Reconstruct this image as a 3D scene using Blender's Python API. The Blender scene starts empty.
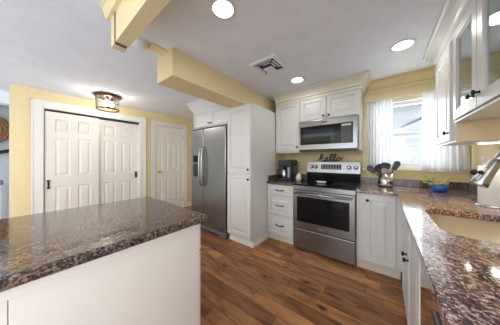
import bpy, bmesh, math, random
from mathutils import Vector, Matrix
random.seed(7)
SC = bpy.context.scene
COL = SC.collection
PI = math.pi

# ---------------------------------------------------------------- camera, world, lights, exposure
cam = bpy.data.cameras.new('camera'); cam_o = bpy.data.objects.new('camera', cam); COL.objects.link(cam_o)
cam.sensor_width = 36.0; cam.lens = 36.0*172.5/500; cam.shift_y = -0.005; cam.clip_start = 0.02
cam_o.location = (0, 0, 1.25); cam_o.rotation_euler = (math.radians(90), 0, math.radians(37.8))
SC.camera = cam_o
SC.view_settings.view_transform = 'Standard'; SC.view_settings.look = 'None'
SC.view_settings.gamma = 1.0; SC.view_settings.use_curve_mapping = False
SC.view_settings.exposure = 0.64

W = bpy.data.worlds.new('world'); SC.world = W; W.use_nodes = True
# soft daylight all round, dimmer from the ground than from the sky
_n = W.node_tree.nodes; _l = W.node_tree.links
_tc = _n.new('ShaderNodeTexCoord'); _sx = _n.new('ShaderNodeSeparateXYZ'); _cr = _n.new('ShaderNodeValToRGB')
_mr = _n.new('ShaderNodeMapRange'); _mr.inputs['From Min'].default_value = -1; _mr.inputs['From Max'].default_value = 1
_cr.color_ramp.elements[0].position = .40; _cr.color_ramp.elements[0].color = (.40, .45, .53, 1)
_cr.color_ramp.elements[1].position = .53; _cr.color_ramp.elements[1].color = (.90, .95, 1, 1)
_l.new(_tc.outputs['Generated'], _sx.inputs[0]); _l.new(_sx.outputs[2], _mr.inputs[0]); _l.new(_mr.outputs[0], _cr.inputs[0])
_l.new(_cr.outputs[0], _n['Background'].inputs[0])
W.node_tree.nodes['Background'].inputs[1].default_value = 2.3

def area_light(name, loc, rot, size, power, color=(1, .95, .88), shape='DISK', sy=None):
    l = bpy.data.lights.new(name, 'AREA'); l.shape = shape; l.size = size
    if sy: l.size_y = sy
    l.energy = power; l.color = color
    o = bpy.data.objects.new(name, l); o.location = loc; o.rotation_euler = rot; COL.objects.link(o)
    return o
CEIL = 2.335
CANS = [(-0.911, 0.86), (0.140, 2.17), (-0.926, 2.24)]
HIDDEN_CANS = [(-0.3, -0.9), (-1.8, -0.9), (-3.3, -1.0), (-2.9, 0.9)]
for x, y in CANS: area_light('can_lamp', (x, y, CEIL-.03), (0, 0, 0), .13, 1.0, (1, .96, .90))
for x, y in HIDDEN_CANS[:3]: area_light('can_lamp', (x, y, CEIL-.03), (0, 0, 0), .13, 4, (1, .96, .90))
# daylight of the patio doors behind the camera on the right
area_light('patio_daylight', (2.6, -1.6, 1.25), Vector((3.6, -2.1, -.05)).to_track_quat('Z', 'Y').to_euler(), 3.0, 105, (.94, .97, 1), 'RECTANGLE', 2.2)
# daylight that enters by the window
area_light('window_daylight', (.25, 3.25, 1.65), (math.radians(-90), 0, 0), .8, 10, (.93, .97, 1), 'RECTANGLE', .9)

# ---------------------------------------------------------------- materials
def new_mat(name):
    m = bpy.data.materials.new(name); m.use_nodes = True
    return m, m.node_tree, m.node_tree.nodes['Principled BSDF']
def N(nt, t, **kw):
    n = nt.nodes.new(t)
    for k, v in kw.items():
        if k in n.inputs: n.inputs[k].default_value = v
        else: setattr(n, k, v)
    return n
def ramp(nt, stops):
    r = nt.nodes.new('ShaderNodeValToRGB'); e = r.color_ramp.elements
    while len(e) < len(stops): e.new(.5)
    for i, (p, c) in enumerate(stops): e[i].position = p; e[i].color = (*c, 1) if len(c) == 3 else c
    return r
def coords(nt, scale=(1, 1, 1), rot=(0, 0, 0)):
    g = N(nt, 'ShaderNodeNewGeometry'); m = N(nt, 'ShaderNodeMapping')
    m.inputs['Scale'].default_value = scale; m.inputs['Rotation'].default_value = rot
    nt.links.new(g.outputs['Position'], m.inputs[0]); return m.outputs[0]
def bump(nt, bsdf, height, strength=.1, dist=.01):
    b = N(nt, 'ShaderNodeBump'); b.inputs['Strength'].default_value = strength; b.inputs['Distance'].default_value = dist
    nt.links.new(height, b.inputs['Height']); nt.links.new(b.outputs[0], bsdf.inputs['Normal'])
def mat(name, color, rough=.5, metal=0.0, var=.03, scale=6, bmp=0.0, coat=0, spec=.5):
    m, nt, b = new_mat(name)
    n = N(nt, 'ShaderNodeTexNoise'); n.inputs['Scale'].default_value = scale; n.inputs['Detail'].default_value = 4
    nt.links.new(coords(nt), n.inputs['Vector'])
    r = ramp(nt, [(.3, tuple(c*(1-var) for c in color)), (.7, tuple(min(1, c*(1+var)) for c in color))])
    nt.links.new(n.outputs['Fac'], r.inputs[0]); nt.links.new(r.outputs[0], b.inputs['Base Color'])
    b.inputs['Roughness'].default_value = rough; b.inputs['Metallic'].default_value = metal
    b.inputs['Specular IOR Level'].default_value = spec
    if coat: b.inputs['Coat Weight'].default_value = coat; b.inputs['Coat Roughness'].default_value = .05
    if bmp: bump(nt, b, n.outputs['Fac'], bmp)
    return m
def emit(name, color, s):
    m, nt, b = new_mat(name); b.inputs['Base Color'].default_value = (*color, 1)
    b.inputs['Emission Color'].default_value = (*color, 1); b.inputs['Emission Strength'].default_value = s
    return m
def glass(name, color=(1, 1, 1), refl=.05, rough=0.0):
    m, nt, b = new_mat(name); nt.nodes.remove(b)
    t = N(nt, 'ShaderNodeBsdfTransparent'); t.inputs[0].default_value = (*color, 1)
    g = N(nt, 'ShaderNodeBsdfGlossy'); g.inputs['Roughness'].default_value = rough
    lw = N(nt, 'ShaderNodeLayerWeight'); f = N(nt, 'ShaderNodeMath', operation='POWER'); f.inputs[1].default_value = 4
    nt.links.new(lw.outputs['Facing'], f.inputs[0])
    mx = N(nt, 'ShaderNodeMixShader'); ad = N(nt, 'ShaderNodeMath', operation='ADD'); ad.inputs[1].default_value = refl
    nt.links.new(f.outputs[0], ad.inputs[0]); ad.use_clamp = True; nt.links.new(ad.outputs[0], mx.inputs[0])
    nt.links.new(t.outputs[0], mx.inputs[1]); nt.links.new(g.outputs[0], mx.inputs[2])
    nt.links.new(mx.outputs[0], nt.nodes['Material Output'].inputs[0]); return m
def sheer(name):
    m, nt, b = new_mat(name); nt.nodes.remove(b)
    t = N(nt, 'ShaderNodeBsdfTransparent'); d = N(nt, 'ShaderNodeBsdfDiffuse'); l = N(nt, 'ShaderNodeBsdfTranslucent')
    d.inputs[0].default_value = (.78, .78, .79, 1); l.inputs[0].default_value = (.74, .75, .77, 1)
    w = N(nt, 'ShaderNodeTexWave'); w.inputs['Scale'].default_value = 90; w.inputs['Distortion'].default_value = 1.0
    nt.links.new(coords(nt), w.inputs['Vector'])
    mr = N(nt, 'ShaderNodeMapRange'); mr.inputs['To Min'].default_value = .26; mr.inputs['To Max'].default_value = .40
    nt.links.new(w.outputs['Fac'], mr.inputs[0])
    a = N(nt, 'ShaderNodeMixShader'); a.inputs[0].default_value = .5; c = N(nt, 'ShaderNodeMixShader')
    nt.links.new(d.outputs[0], a.inputs[1]); nt.links.new(l.outputs[0], a.inputs[2])
    nt.links.new(mr.outputs[0], c.inputs[0]); nt.links.new(a.outputs[0], c.inputs[1]); nt.links.new(t.outputs[0], c.inputs[2])
    nt.links.new(c.outputs[0], nt.nodes['Material Output'].inputs[0]); return m
def stainless(name, color=(.40, .41, .42), rough=.27, axis=2, metal=1.0):
    m, nt, b = new_mat(name)
    sc = [90, 90, 90]; sc[axis] = 1.5
    n = N(nt, 'ShaderNodeTexNoise'); n.inputs['Scale'].default_value = 1; n.inputs['Detail'].default_value = 3
    nt.links.new(coords(nt, tuple(sc)), n.inputs['Vector'])
    r = ramp(nt, [(.3, tuple(c*.99 for c in color)), (.7, tuple(min(1, c*1.01) for c in color))])
    nt.links.new(n.outputs['Fac'], r.inputs[0]); nt.links.new(r.outputs[0], b.inputs['Base Color'])
    b.inputs['Roughness'].default_value = rough
    b.inputs['Metallic'].default_value = metal
    return m
def granite(name, rot, sc, tint):
    m, nt, b = new_mat(name)
    d = N(nt, 'ShaderNodeTexNoise'); d.inputs['Scale'].default_value = 3.2; d.inputs['Detail'].default_value = 5
    nt.links.new(coords(nt), d.inputs['Vector'])
    base = coords(nt, (1, 1, 1), (0, 0, rot))
    mx = N(nt, 'ShaderNodeMix', data_type='VECTOR'); mx.inputs[0].default_value = .16
    nt.links.new(base, mx.inputs[4]); nt.links.new(d.outputs['Color'], mx.inputs[5])
    mp = N(nt, 'ShaderNodeMapping'); mp.inputs['Scale'].default_value = sc; nt.links.new(mx.outputs[1], mp.inputs[0])
    n1 = N(nt, 'ShaderNodeTexNoise'); n1.inputs['Scale'].default_value = 1.0; n1.inputs['Detail'].default_value = 8; n1.inputs['Roughness'].default_value = .72
    nt.links.new(mp.outputs[0], n1.inputs['Vector'])
    r1 = ramp(nt, [(.30, (.012, .010, .014)), (.42, (.055, .042, .050)), (.50, (.15, .095, .07)), (.57, (.27, .22, .20)), (.66, (.36, .28, .19)), (.76, (.66, .62, .57))])
    nt.links.new(n1.outputs['Fac'], r1.inputs[0])
    n2 = N(nt, 'ShaderNodeTexNoise'); n2.inputs['Scale'].default_value = 120; n2.inputs['Detail'].default_value = 3
    nt.links.new(coords(nt), n2.inputs['Vector'])
    rb = ramp(nt, [(.40, (1, 1, 1)), (.47, (0, 0, 0))]); nt.links.new(n2.outputs['Fac'], rb.inputs[0])
    rw = ramp(nt, [(.57, (0, 0, 0)), (.64, (1, 1, 1))]); nt.links.new(n2.outputs['Fac'], rw.inputs[0])
    o1 = N(nt, 'ShaderNodeMix', data_type='RGBA'); nt.links.new(rb.outputs[0], o1.inputs[0]); nt.links.new(r1.outputs[0], o1.inputs[6]); o1.inputs[7].default_value = (.018, .015, .022, 1)
    ov = N(nt, 'ShaderNodeMix', data_type='RGBA'); nt.links.new(rw.outputs[0], ov.inputs[0]); nt.links.new(o1.outputs[2], ov.inputs[6]); ov.inputs[7].default_value = (.42, .39, .38, 1)
    n3 = N(nt, 'ShaderNodeTexNoise'); n3.inputs['Scale'].default_value = 1; n3.inputs['Detail'].default_value = 3
    m3 = N(nt, 'ShaderNodeMapping'); m3.inputs['Scale'].default_value = (2, 7, 5); nt.links.new(base, m3.inputs[0]); nt.links.new(m3.outputs[0], n3.inputs['Vector'])
    r3 = ramp(nt, [(.38, (.78, .80, .92)), (.5, (1, .97, .95)), (.62, (1.25, 1.0, .72))]); nt.links.new(n3.outputs['Fac'], r3.inputs[0])
    o3 = N(nt, 'ShaderNodeMix', data_type='RGBA', blend_type='MULTIPLY'); o3.inputs[0].default_value = 1
    nt.links.new(ov.outputs[2], o3.inputs[6]); nt.links.new(r3.outputs[0], o3.inputs[7]); ov = o3
    dk = N(nt, 'ShaderNodeMix', data_type='RGBA', blend_type='MULTIPLY'); dk.inputs[0].default_value = 1; dk.inputs[7].default_value = (*tint, 1)
    nt.links.new(ov.outputs[2], dk.inputs[6]); nt.links.new(dk.outputs[2], b.inputs['Base Color'])
    b.inputs['Roughness'].default_value = .10; b.inputs['Specular IOR Level'].default_value = .6
    b.inputs['Coat Weight'].default_value = .2; b.inputs['Coat IOR'].default_value = 1.5; b.inputs['Coat Roughness'].default_value = .03
    return m
def wood_floor():
    m, nt, b = new_mat('wood_planks')
    g = coords(nt)
    def M(op, a, b_=None):
        n = N(nt, 'ShaderNodeMath', operation=op)
        for k, v in ((0, a), (1, b_)):
            if v is None: continue
            if isinstance(v, (int, float)): n.inputs[k].default_value = v
            else: nt.links.new(v, n.inputs[k])
        return n.outputs[0]
    sx = N(nt, 'ShaderNodeSeparateXYZ'); nt.links.new(g, sx.inputs[0])
    yy = M('DIVIDE', sx.outputs[1], .122); row = M('FLOOR', yy); fyy = M('FRACT', yy)
    wn = N(nt, 'ShaderNodeTexWhiteNoise', noise_dimensions='1D'); nt.links.new(row, wn.inputs['W'])
    xx = M('ADD', M('DIVIDE', sx.outputs[0], .92), M('MULTIPLY', wn.outputs['Value'], 7.3)); col = M('FLOOR', xx); fxx = M('FRACT', xx)
    w2 = N(nt, 'ShaderNodeTexWhiteNoise', noise_dimensions='2D'); cv = N(nt, 'ShaderNodeCombineXYZ'); nt.links.new(row, cv.inputs[0]); nt.links.new(col, cv.inputs[1]); nt.links.new(cv.outputs[0], w2.inputs['Vector'])
    ident = w2.outputs['Value']
    seam = M('MAXIMUM', M('LESS_THAN', fyy, .028), M('LESS_THAN', fxx, .004))
    cx = N(nt, 'ShaderNodeCombineXYZ'); sh = M('MULTIPLY', ident, 13); nt.links.new(sh, cx.inputs[0]); nt.links.new(sh, cx.inputs[2])
    ad = N(nt, 'ShaderNodeVectorMath', operation='ADD'); nt.links.new(g, ad.inputs[0]); nt.links.new(cx.outputs[0], ad.inputs[1])
    mp = N(nt, 'ShaderNodeMapping'); mp.inputs['Scale'].default_value = (3.0, 15, 1); nt.links.new(ad.outputs[0], mp.inputs[0])
    n = N(nt, 'ShaderNodeTexNoise'); n.inputs['Scale'].default_value = 1; n.inputs['Detail'].default_value = 7; n.inputs['Roughness'].default_value = .62; n.inputs['Distortion'].default_value = .6
    nt.links.new(mp.outputs[0], n.inputs['Vector'])
    r = ramp(nt, [(.24, (.07, .03, .017)), (.38, (.24, .105, .048)), (.52, (.38, .18, .080)), (.74, (.56, .31, .145))])
    nt.links.new(n.outputs['Fac'], r.inputs[0])
    pr = ramp(nt, [(0, (.58, .50, .47)), (.5, (.88, .83, .78)), (1, (1.22, 1.16, 1.04))]); nt.links.new(ident, pr.inputs[0])
    mu = N(nt, 'ShaderNodeMix', data_type='RGBA', blend_type='MULTIPLY'); mu.inputs[0].default_value = 1
    nt.links.new(r.outputs[0], mu.inputs[6]); nt.links.new(pr.outputs[0], mu.inputs[7])
    kn = N(nt, 'ShaderNodeTexNoise'); kn.inputs['Scale'].default_value = 1; kn.inputs['Detail'].default_value = 2
    mk = N(nt, 'ShaderNodeMapping'); mk.inputs['Scale'].default_value = (4.5, 9, 1); nt.links.new(ad.outputs[0], mk.inputs[0]); nt.links.new(mk.outputs[0], kn.inputs['Vector'])
    kr = ramp(nt, [(.64, (0, 0, 0)), (.75, (1, 1, 1))]); nt.links.new(kn.outputs['Fac'], kr.inputs[0])
    m2 = N(nt, 'ShaderNodeMix', data_type='RGBA'); nt.links.new(kr.outputs[0], m2.inputs[0]); nt.links.new(mu.outputs[2], m2.inputs[6]); m2.inputs[7].default_value = (.035, .016, .012, 1)
    m3 = N(nt, 'ShaderNodeMix', data_type='RGBA'); nt.links.new(seam, m3.inputs[0]); nt.links.new(m2.outputs[2], m3.inputs[6]); m3.inputs[7].default_value = (.07, .033, .018, 1)
    nt.links.new(m3.outputs[2], b.inputs['Base Color'])
    b.inputs['Roughness'].default_value = .33; b.inputs['Specular IOR Level'].default_value = .35
    bump(nt, b, n.outputs['Fac'], .12, .004); return m

M_CEIL = mat('ceiling_paint', (.85, .88, .93), .9, bmp=.02)
M_WALL = mat('yellow_wall_paint', (.80, .66, .38), .75, bmp=.02, scale=30)
M_HALL = mat('blue_gray_wall_paint', (.42, .45, .49), .8)
M_WHITE = mat('white_cabinet_paint', (.70, .695, .68), .34, var=.01)
M_ISL = mat('cream_island_paint', (.74, .70, .66), .45, var=.01)
M_TRIM = mat('white_trim_paint', (.82, .80, .75), .4, var=.01)
M_DOOR = mat('white_door_paint', (.83, .80, .73), .42, var=.01)
M_YTRIM = mat('yellow_trim_paint', (.82, .69, .40), .45, var=.02)
M_CROWN = mat('cream_crown_paint', (.82, .77, .64), .4, var=.01)
M_FLOOR = wood_floor()
M_GRAN = granite('speckled_granite', 1.25, (24, 95, 60), (.66, .56, .50))
M_GRAN2 = granite('streaked_granite', 1.2, (9, 60, 50), (1.85, 1.66, 1.68))
M_SS = stainless('brushed_stainless', (.27, .28, .29), axis=2)
M_SSH = stainless('brushed_stainless_across', (.31, .315, .32), axis=0)
M_SSD = stainless('dishwasher_stainless', (.55, .54, .53), .07, axis=1)
M_SSW = stainless('sink_stainless_yellow_reflection', (.95, .80, .56), .45, axis=1, metal=.55)  # golden base colour carries the reflection of the yellow wall
M_CHROME = mat('satin_nickel', (.44, .44, .43), .22, 1.0, var=.02)
M_GRAYP = mat('gray_appliance_side', (.16, .17, .18), .45)
M_BLACK = mat('black_plastic', (.02, .02, .022), .35)
M_BGLASS = mat('black_glass', (.010, .010, .012), .05, spec=.22)
M_KNOB = mat('dark_bronze_knob', (.028, .022, .02), .32, .6)
M_BRONZE = mat('bronze_metal', (.13, .065, .035), .35, .8)
M_BRASS = mat('polished_brass', (.75, .52, .2), .2, 1.0)
M_DARK = mat('dark_recess', (.02, .02, .02), .8)
M_CLEAR = glass('clear_glass')
M_CABGLASS = glass('cabinet_glass', (.86, .92, .95), .14, .02)
M_SHEER = sheer('sheer_curtain')
M_CAN = emit('lit_lamp', (1, .97, .92), 9)
M_BULB = emit('lit_bulb', (1, .95, .86), 14)
M_LED = emit('lit_strip', (1, .97, .9), 5)
M_DISP = mat('display_digits', (.45, .55, .55), .4)
M_PLW = mat('white_plastic', (.85, .85, .84), .4, var=.01)
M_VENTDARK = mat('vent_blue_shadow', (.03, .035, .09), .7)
M_PAPER = mat('paper_towel', (.88, .87, .86), .95, bmp=.15, scale=60)
M_BLUE = mat('cobalt_glass', (.005, .10, .38), .05, coat=.7)
M_NAVY = mat('navy_plastic', (.012, .025, .075), .15, coat=.5)
M_LEAF = mat('yellow_green_leaf', (.36, .36, .09), .6, var=.3, scale=40)
M_LEAF2 = mat('pale_yellow_blossom', (.72, .62, .25), .6, var=.2, scale=40)
M_CREAM = mat('cream_ceramic', (.82, .76, .62), .3)
M_TAUPE = mat('taupe_silicone', (.55, .45, .40), .5)
M_SLATE = mat('slate_silicone', (.07, .075, .095), .4)
M_RAIL = mat('dark_stained_wood', (.045, .025, .018), .35)
M_WICKER = mat('woven_wicker', (.22, .11, .055), .8, var=.6, scale=50)
M_WOODBOX = mat('oak_block', (.50, .27, .08), .5, var=.2, scale=20)
M_SIDING = mat('pale_siding', (.40, .42, .46), .8)
M_LAV = mat('lavender_canvas', (.20, .18, .29), .8)
M_TREE = mat('pale_tree_leaf', (.45, .52, .42), .9, var=.3, scale=20)
M_LAWN = mat('lawn_grass', (.22, .28, .16), .95, var=.3, scale=12)
M_TOE = mat('cream_toe_board', (.72, .66, .54), .5, var=.02)
M_BURN = mat('burner_mark', (.07, .07, .075), .2)

# ---------------------------------------------------------------- helpers
ORG = {}
def mesh_obj(name, bm, m, parent=None, smooth=False, bev=0.0, seg=2):
    org = Vector((0, 0, 0)) if parent is None else ORG[parent.name]
    if org.length: bmesh.ops.translate(bm, verts=bm.verts, vec=-org)
    bmesh.ops.recalc_face_normals(bm, faces=bm.faces)
    me = bpy.data.meshes.new(name); bm.to_mesh(me); bm.free(); me.materials.append(m)
    if smooth:
        for p in me.polygons: p.use_smooth = True
    o = bpy.data.objects.new(name, me); COL.objects.link(o)
    if parent is not None: o.parent = parent
    ORG[o.name] = org
    if bev:
        b = o.modifiers.new('bevel', 'BEVEL'); b.width = bev; b.segments = seg; b.limit_method = 'ANGLE'; b.angle_limit = math.radians(40)
    return o
def tag(o, label, cat, group=None, kind=None):
    o['label'] = label; o['category'] = cat
    if group: o['group'] = group
    if kind: o['kind'] = kind
    return o
def thing(name, label, cat, loc, group=None):
    o = bpy.data.objects.new(name, None); o.location = loc; o.empty_display_size = .05; COL.objects.link(o)
    ORG[o.name] = Vector(loc); return tag(o, label, cat, group)
def struct(name, bm, m, parent=None, **k):
    o = mesh_obj(name, bm, m, parent, **k)
    if parent is None: o['kind'] = 'structure'
    return o
def B(*boxes):
    bm = bmesh.new()
    for b in boxes: box(bm, *b)
    return bm
def box(bm, x0, x1, y0, y1, z0, z1):
    v = [bm.verts.new((x, y, z)) for x in (x0, x1) for y in (y0, y1) for z in (z0, z1)]
    for f in ((0, 1, 3, 2), (4, 6, 7, 5), (0, 4, 5, 1), (2, 3, 7, 6), (0, 2, 6, 4), (1, 5, 7, 3)): bm.faces.new([v[i] for i in f])
class Frame:
    def __init__(s, o, u, v, w): s.o, s.u, s.v, s.w = map(Vector, (o, u, v, w))
    def __call__(s, a, b, c): return s.o + s.u*a + s.v*b + s.w*c
def fy(y): return Frame((0, y, 0), (1, 0, 0), (0, 0, 1), (0, -1, 0))        # faces the camera side of the range wall: u = x
def fxm(x): return Frame((x, 0, 0), (0, -1, 0), (0, 0, 1), (-1, 0, 0))      # faces -x: u = -y
def fxp(x): return Frame((x, 0, 0), (0, 1, 0), (0, 0, 1), (1, 0, 0))        # faces +x: u = y
def fyp(y): return Frame((0, y, 0), (-1, 0, 0), (0, 0, 1), (0, 1, 0))       # faces +y: u = -x
def fbox(bm, F, u0, u1, v0, v1, w0, w1):
    v = [bm.verts.new(F(a, b, c)) for a in (u0, u1) for b in (v0, v1) for c in (w0, w1)]
    for f in ((0, 1, 3, 2), (4, 6, 7, 5), (0, 4, 5, 1), (2, 3, 7, 6), (0, 2, 6, 4), (1, 5, 7, 3)): bm.faces.new([v[i] for i in f])
def FB(F, *boxes):
    bm = bmesh.new()
    for b in boxes: fbox(bm, F, *b)
    return bm
def loft_rect(bm, F, u0, u1, v0, v1, prof, cap_back=True):
    rings = []
    for ins, w in prof:
        rings.append([bm.verts.new(F(a, b, w)) for a, b in ((u0+ins, v0+ins), (u1-ins, v0+ins), (u1-ins, v1-ins), (u0+ins, v1-ins))])
    for r, q in zip(rings, rings[1:]):
        for i in range(4): bm.faces.new([r[i], r[(i+1) % 4], q[(i+1) % 4], q[i]])
    bm.faces.new(rings[-1])
    if cap_back: bm.faces.new(rings[0][::-1])
def raised(F, u0, u1, v0, v1, t=.02, rail=.055):
    bm = bmesh.new(); s = min(1, (v1-v0)/.22)
    loft_rect(bm, F, u0, u1, v0, v1, [(0, 0), (0, t-.003), (.003, t), (rail*s, t), (rail*s+.005, t-.012), (rail*s+.014, t-.012), (rail*s+.044*s, t-.001)])
    return bm
def six_panel(F, u0, u1, v0, v1, t=.035):
    bm = bmesh.new(); w = u1-u0; st = .115*w/.7; mu = .10*w/.7
    cols = [(u0+st, (u0+u1)/2-mu/2), ((u0+u1)/2+mu/2, u1-st)]
    h = v1-v0
    rows = [(v0+.115*h, v0+.40*h), (v0+.485*h, v0+.795*h), (v0+.845*h, v0+.945*h)]
    fbox(bm, F, u0, u1, v0, v1, 0, t-.012)
    fbox(bm, F, u0, u0+st, v0, v1, t-.012, t); fbox(bm, F, u1-st, u1, v0, v1, t-.012, t)
    fbox(bm, F, cols[0][1], cols[1][0], v0, v1, t-.012, t)
    ed = [v0]+[q for r in rows for q in r]+[v1]
    for a, b in cols:
        for i in range(0, len(ed), 2): fbox(bm, F, a, b, ed[i], ed[i+1], t-.012, t)
        for r0, r1 in rows:
            loft_rect(bm, F, a, b, r0, r1, [(.0, t-.0005), (.012, t-.0115), (.022, t-.0115), (.046, t-.001)], False)
    return bm
def lathe(bm, c, prof, axis=(0, 0, 1), n=32, cap=True):
    ax = Vector(axis).normalized(); t = Vector((1, 0, 0)) if abs(ax.x) < .9 else Vector((0, 1, 0))
    e1 = ax.cross(t).normalized(); e2 = ax.cross(e1); c = Vector(c); rings = []
    for r, z in prof:
        if r < 1e-6: rings.append([bm.verts.new(c+ax*z)])
        else: rings.append([bm.verts.new(c+ax*z+(e1*math.cos(2*PI*i/n)+e2*math.sin(2*PI*i/n))*r) for i in range(n)])
    for a, b in zip(rings, rings[1:]):
        for i in range(n):
            j = (i+1) % n
            if len(a) == 1 and len(b) == 1: continue
            if len(a) == 1: bm.faces.new([a[0], b[i], b[j]])
            elif len(b) == 1: bm.faces.new([a[i], a[j], b[0]])
            else: bm.faces.new([a[i], a[j], b[j], b[i]])
    if cap:
        for r in (rings[0], rings[-1]):
            if len(r) > 2: bm.faces.new(r)
def L(c, prof, axis=(0, 0, 1), n=32, cap=True):
    bm = bmesh.new(); lathe(bm, c, prof, axis, n, cap); return bm
def tube(bm, pts, rad, n=10, flat=None):
    pts = [Vector(p) for p in pts]; rads = rad if isinstance(rad, (list, tuple)) else [rad]*len(pts); rings = []; prev = None
    for i, p in enumerate(pts):
        d = (pts[min(i+1, len(pts)-1)]-pts[max(i-1, 0)]).normalized()
        if prev is None:
            t = Vector((0, 0, 1)) if abs(d.z) < .9 else Vector((1, 0, 0)); e1 = d.cross(t).normalized()
        else: e1 = (prev-d*prev.dot(d)).normalized()
        prev = e1; e2 = d.cross(e1)
        rings.append([bm.verts.new(p+(e1*math.cos(2*PI*k/n)+e2*math.sin(2*PI*k/n))*rads[i]) for k in range(n)])
    for a, b in zip(rings, rings[1:]):
        for k in range(n): bm.faces.new([a[k], a[(k+1) % n], b[(k+1) % n], b[k]])
    bm.faces.new(rings[0][::-1]); bm.faces.new(rings[-1])
def TB(pts, rad, n=10):
    bm = bmesh.new(); tube(bm, pts, rad, n); return bm
def spline(pts, k=8):
    P = [Vector(p) for p in pts]; out = []
    for i in range(len(P)-1):
        a, b, c, d = P[max(i-1, 0)], P[i], P[i+1], P[min(i+2, len(P)-1)]
        for j in range(k):
            t = j/k
            out.append(.5*((2*b)+(c-a)*t+(2*a-5*b+4*c-d)*t*t+(3*b-a-3*c+d)*t**3))
    out.append(P[-1]); return out
def sweep(path, prof, side):
    """profile (out, z) swept along a horizontal path with mitred corners; out = to the right (side 1) or left (-1) of travel"""
    bm = bmesh.new(); P = [Vector((x, y)) for x, y in path]; rings = []
    nrm = []
    for a, b in zip(P, P[1:]):
        d = (b-a).normalized(); nrm.append(Vector((d.y, -d.x))*side)
    for i, p in enumerate(P):
        if i == 0: m = nrm[0]
        elif i == len(P)-1: m = nrm[-1]
        else:
            m = nrm[i-1]+nrm[i]; m = m/(m.dot(nrm[i]))
        rings.append([bm.verts.new((p.x+m.x*o, p.y+m.y*o, z)) for o, z in prof])
    k = len(prof)
    for a, b in zip(rings, rings[1:]):
        for i in range(k): bm.faces.new([a[i], a[(i+1) % k], b[(i+1) % k], b[i]])
    bm.faces.new(rings[0]); bm.faces.new(rings[-1][::-1]); return bm
def poly_slab(outer, holes, z0, z1):
    bm = bmesh.new(); edges = []
    for loop in [outer]+holes:
        vs = [bm.verts.new((x, y, z1)) for x, y in loop]
        edges += [bm.edges.new((vs[i], vs[(i+1) % len(vs)])) for i in range(len(vs))]
    bmesh.ops.triangle_fill(bm, use_beauty=True, use_dissolve=True, edges=edges)
    faces = list(bm.faces)
    r = bmesh.ops.extrude_face_region(bm, geom=faces)
    bmesh.ops.translate(bm, verts=[g for g in r['geom'] if isinstance(g, bmesh.types.BMVert)], vec=(0, 0, z0-z1))
    return bm
def round_rect(x0, x1, y0, y1, r, n=6):
    pts = []
    for cx, cy, a in ((x1-r, y1-r, 0), (x0+r, y1-r, 90), (x0+r, y0+r, 180), (x1-r, y0+r, 270)):
        for i in range(n+1):
            t = math.radians(a+90*i/n); pts.append((cx+r*math.cos(t), cy+r*math.sin(t)))
    return pts
def knob(F, u, v, w, parent, m=None):
    lathe_axis = F.w
    o = mesh_obj('knob', L(F(u, v, w), [(.0, -.0), (.009, 0), (.006, .006), (.006, .014), (.015, .019), (.0165, .025), (.012, .030), (0, .031)], F.w, 20), m or M_KNOB, parent, True); return o
def bar_pull(F, u, v, w, parent, ln=.12):
    h = ln/2; pts = spline([F(u-h, v, w), F(u-h*.92, v, w+.02), F(u-h*.5, v-.004, w+.028), F(u, v-.006, w+.030), F(u+h*.5, v-.004, w+.028), F(u+h*.92, v, w+.02), F(u+h, v, w)], 4)
    bm = TB(pts, .0075, 8)
    for s in (-h, h): lathe(bm, F(u+s, v, w), [(.010, 0), (.010, .004), (.006, .006)], F.w, 12)
    return mesh_obj('handle', bm, M_KNOB, parent, True)

# ---------------------------------------------------------------- setting
WY, WX, LX = 2.98, 0.75, -4.19
struct('floor', B((-6.2, WX+.15, -1.0, WY+.15, -.08, 0)), M_FLOOR)
struct('ceiling', B((-6.2, WX+.15, -2.2, WY+.15, CEIL, CEIL+.1)), M_CEIL)
# range wall with the window opening
wx0, wx1, wz0, wz1 = -.155, .66, 1.135, 2.045
struct('wall_back', B((LX-.12, wx0, WY, WY+.12, 0, CEIL), (wx1, WX+.12, WY, WY+.12, 0, CEIL), (wx0, wx1, WY, WY+.12, 0, wz0), (wx0, wx1, WY, WY+.12, wz1, CEIL)), M_WALL)
struct('wall_right', B((WX, WX+.12, -.7, WY, 0, CEIL)), M_WALL)
# closet wall with three door openings
C0, C1, CH = .147, 1.497, 2.07
D0, D1 = 1.815, 2.515
struct('wall_left', B((LX-.12, LX, -.16, C0, 0, CEIL), (LX-.12, LX, C1, D0, 0, CEIL), (LX-.12, LX, D1, WY, 0, CEIL), (LX-.12, LX, C0, C1, CH, CEIL), (LX-.12, LX, D0, D1, CH, CEIL)), M_WALL)
struct('wall_closet', B((LX-.75, LX-.7, .0, WY, 0, CEIL)), M_WALL)
struct('wall_hall', B((-5.3, -5.2, -3.2, -.16, 0, CEIL), (-5.2, LX-.12, -.16, -.11, 0, CEIL)), M_HALL)
struct('wall_light_block', B((-5.3, -1.9, -3.3, -3.2, 0, CEIL)), M_WALL)  # added wall out of view, blocks light from the left rear
struct('trim_hall', B((-4.95, -4.75, -1.2, -.16, 2.15, CEIL)), M_CEIL)
# casings
def casing(y0, y1, h, name, cw=.115):
    bm = bmesh.new(); F = fxp(LX)
    for a, b, c, d in ((y0-cw, y0, 0, h+cw), (y1, y1+cw, 0, h+cw), (y0, y1, h, h+cw)):
        fbox(bm, F, a, b, c, d, 0, .018)
    for a, b, c, d in ((y0-cw, y0-cw+.02, 0, h+cw), (y1+cw-.02, y1+cw, 0, h+cw), (y0-cw, y1+cw, h+cw-.02, h+cw)):
        fbox(bm, F, a, b, c, d, 0, .026)
    for a, b, c, d in ((y0-.0, y0+.012, 0, h), (y1-.012, y1, 0, h), (y0, y1, h-.012, h)):
        fbox(bm, F, a, b, c, d, -.12, 0)
    struct(name, bm, M_TRIM, bev=.002)
casing(C0, C1, CH, 'trim_1'); casing(D0, D1, CH, 'trim_2', .10)
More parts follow.
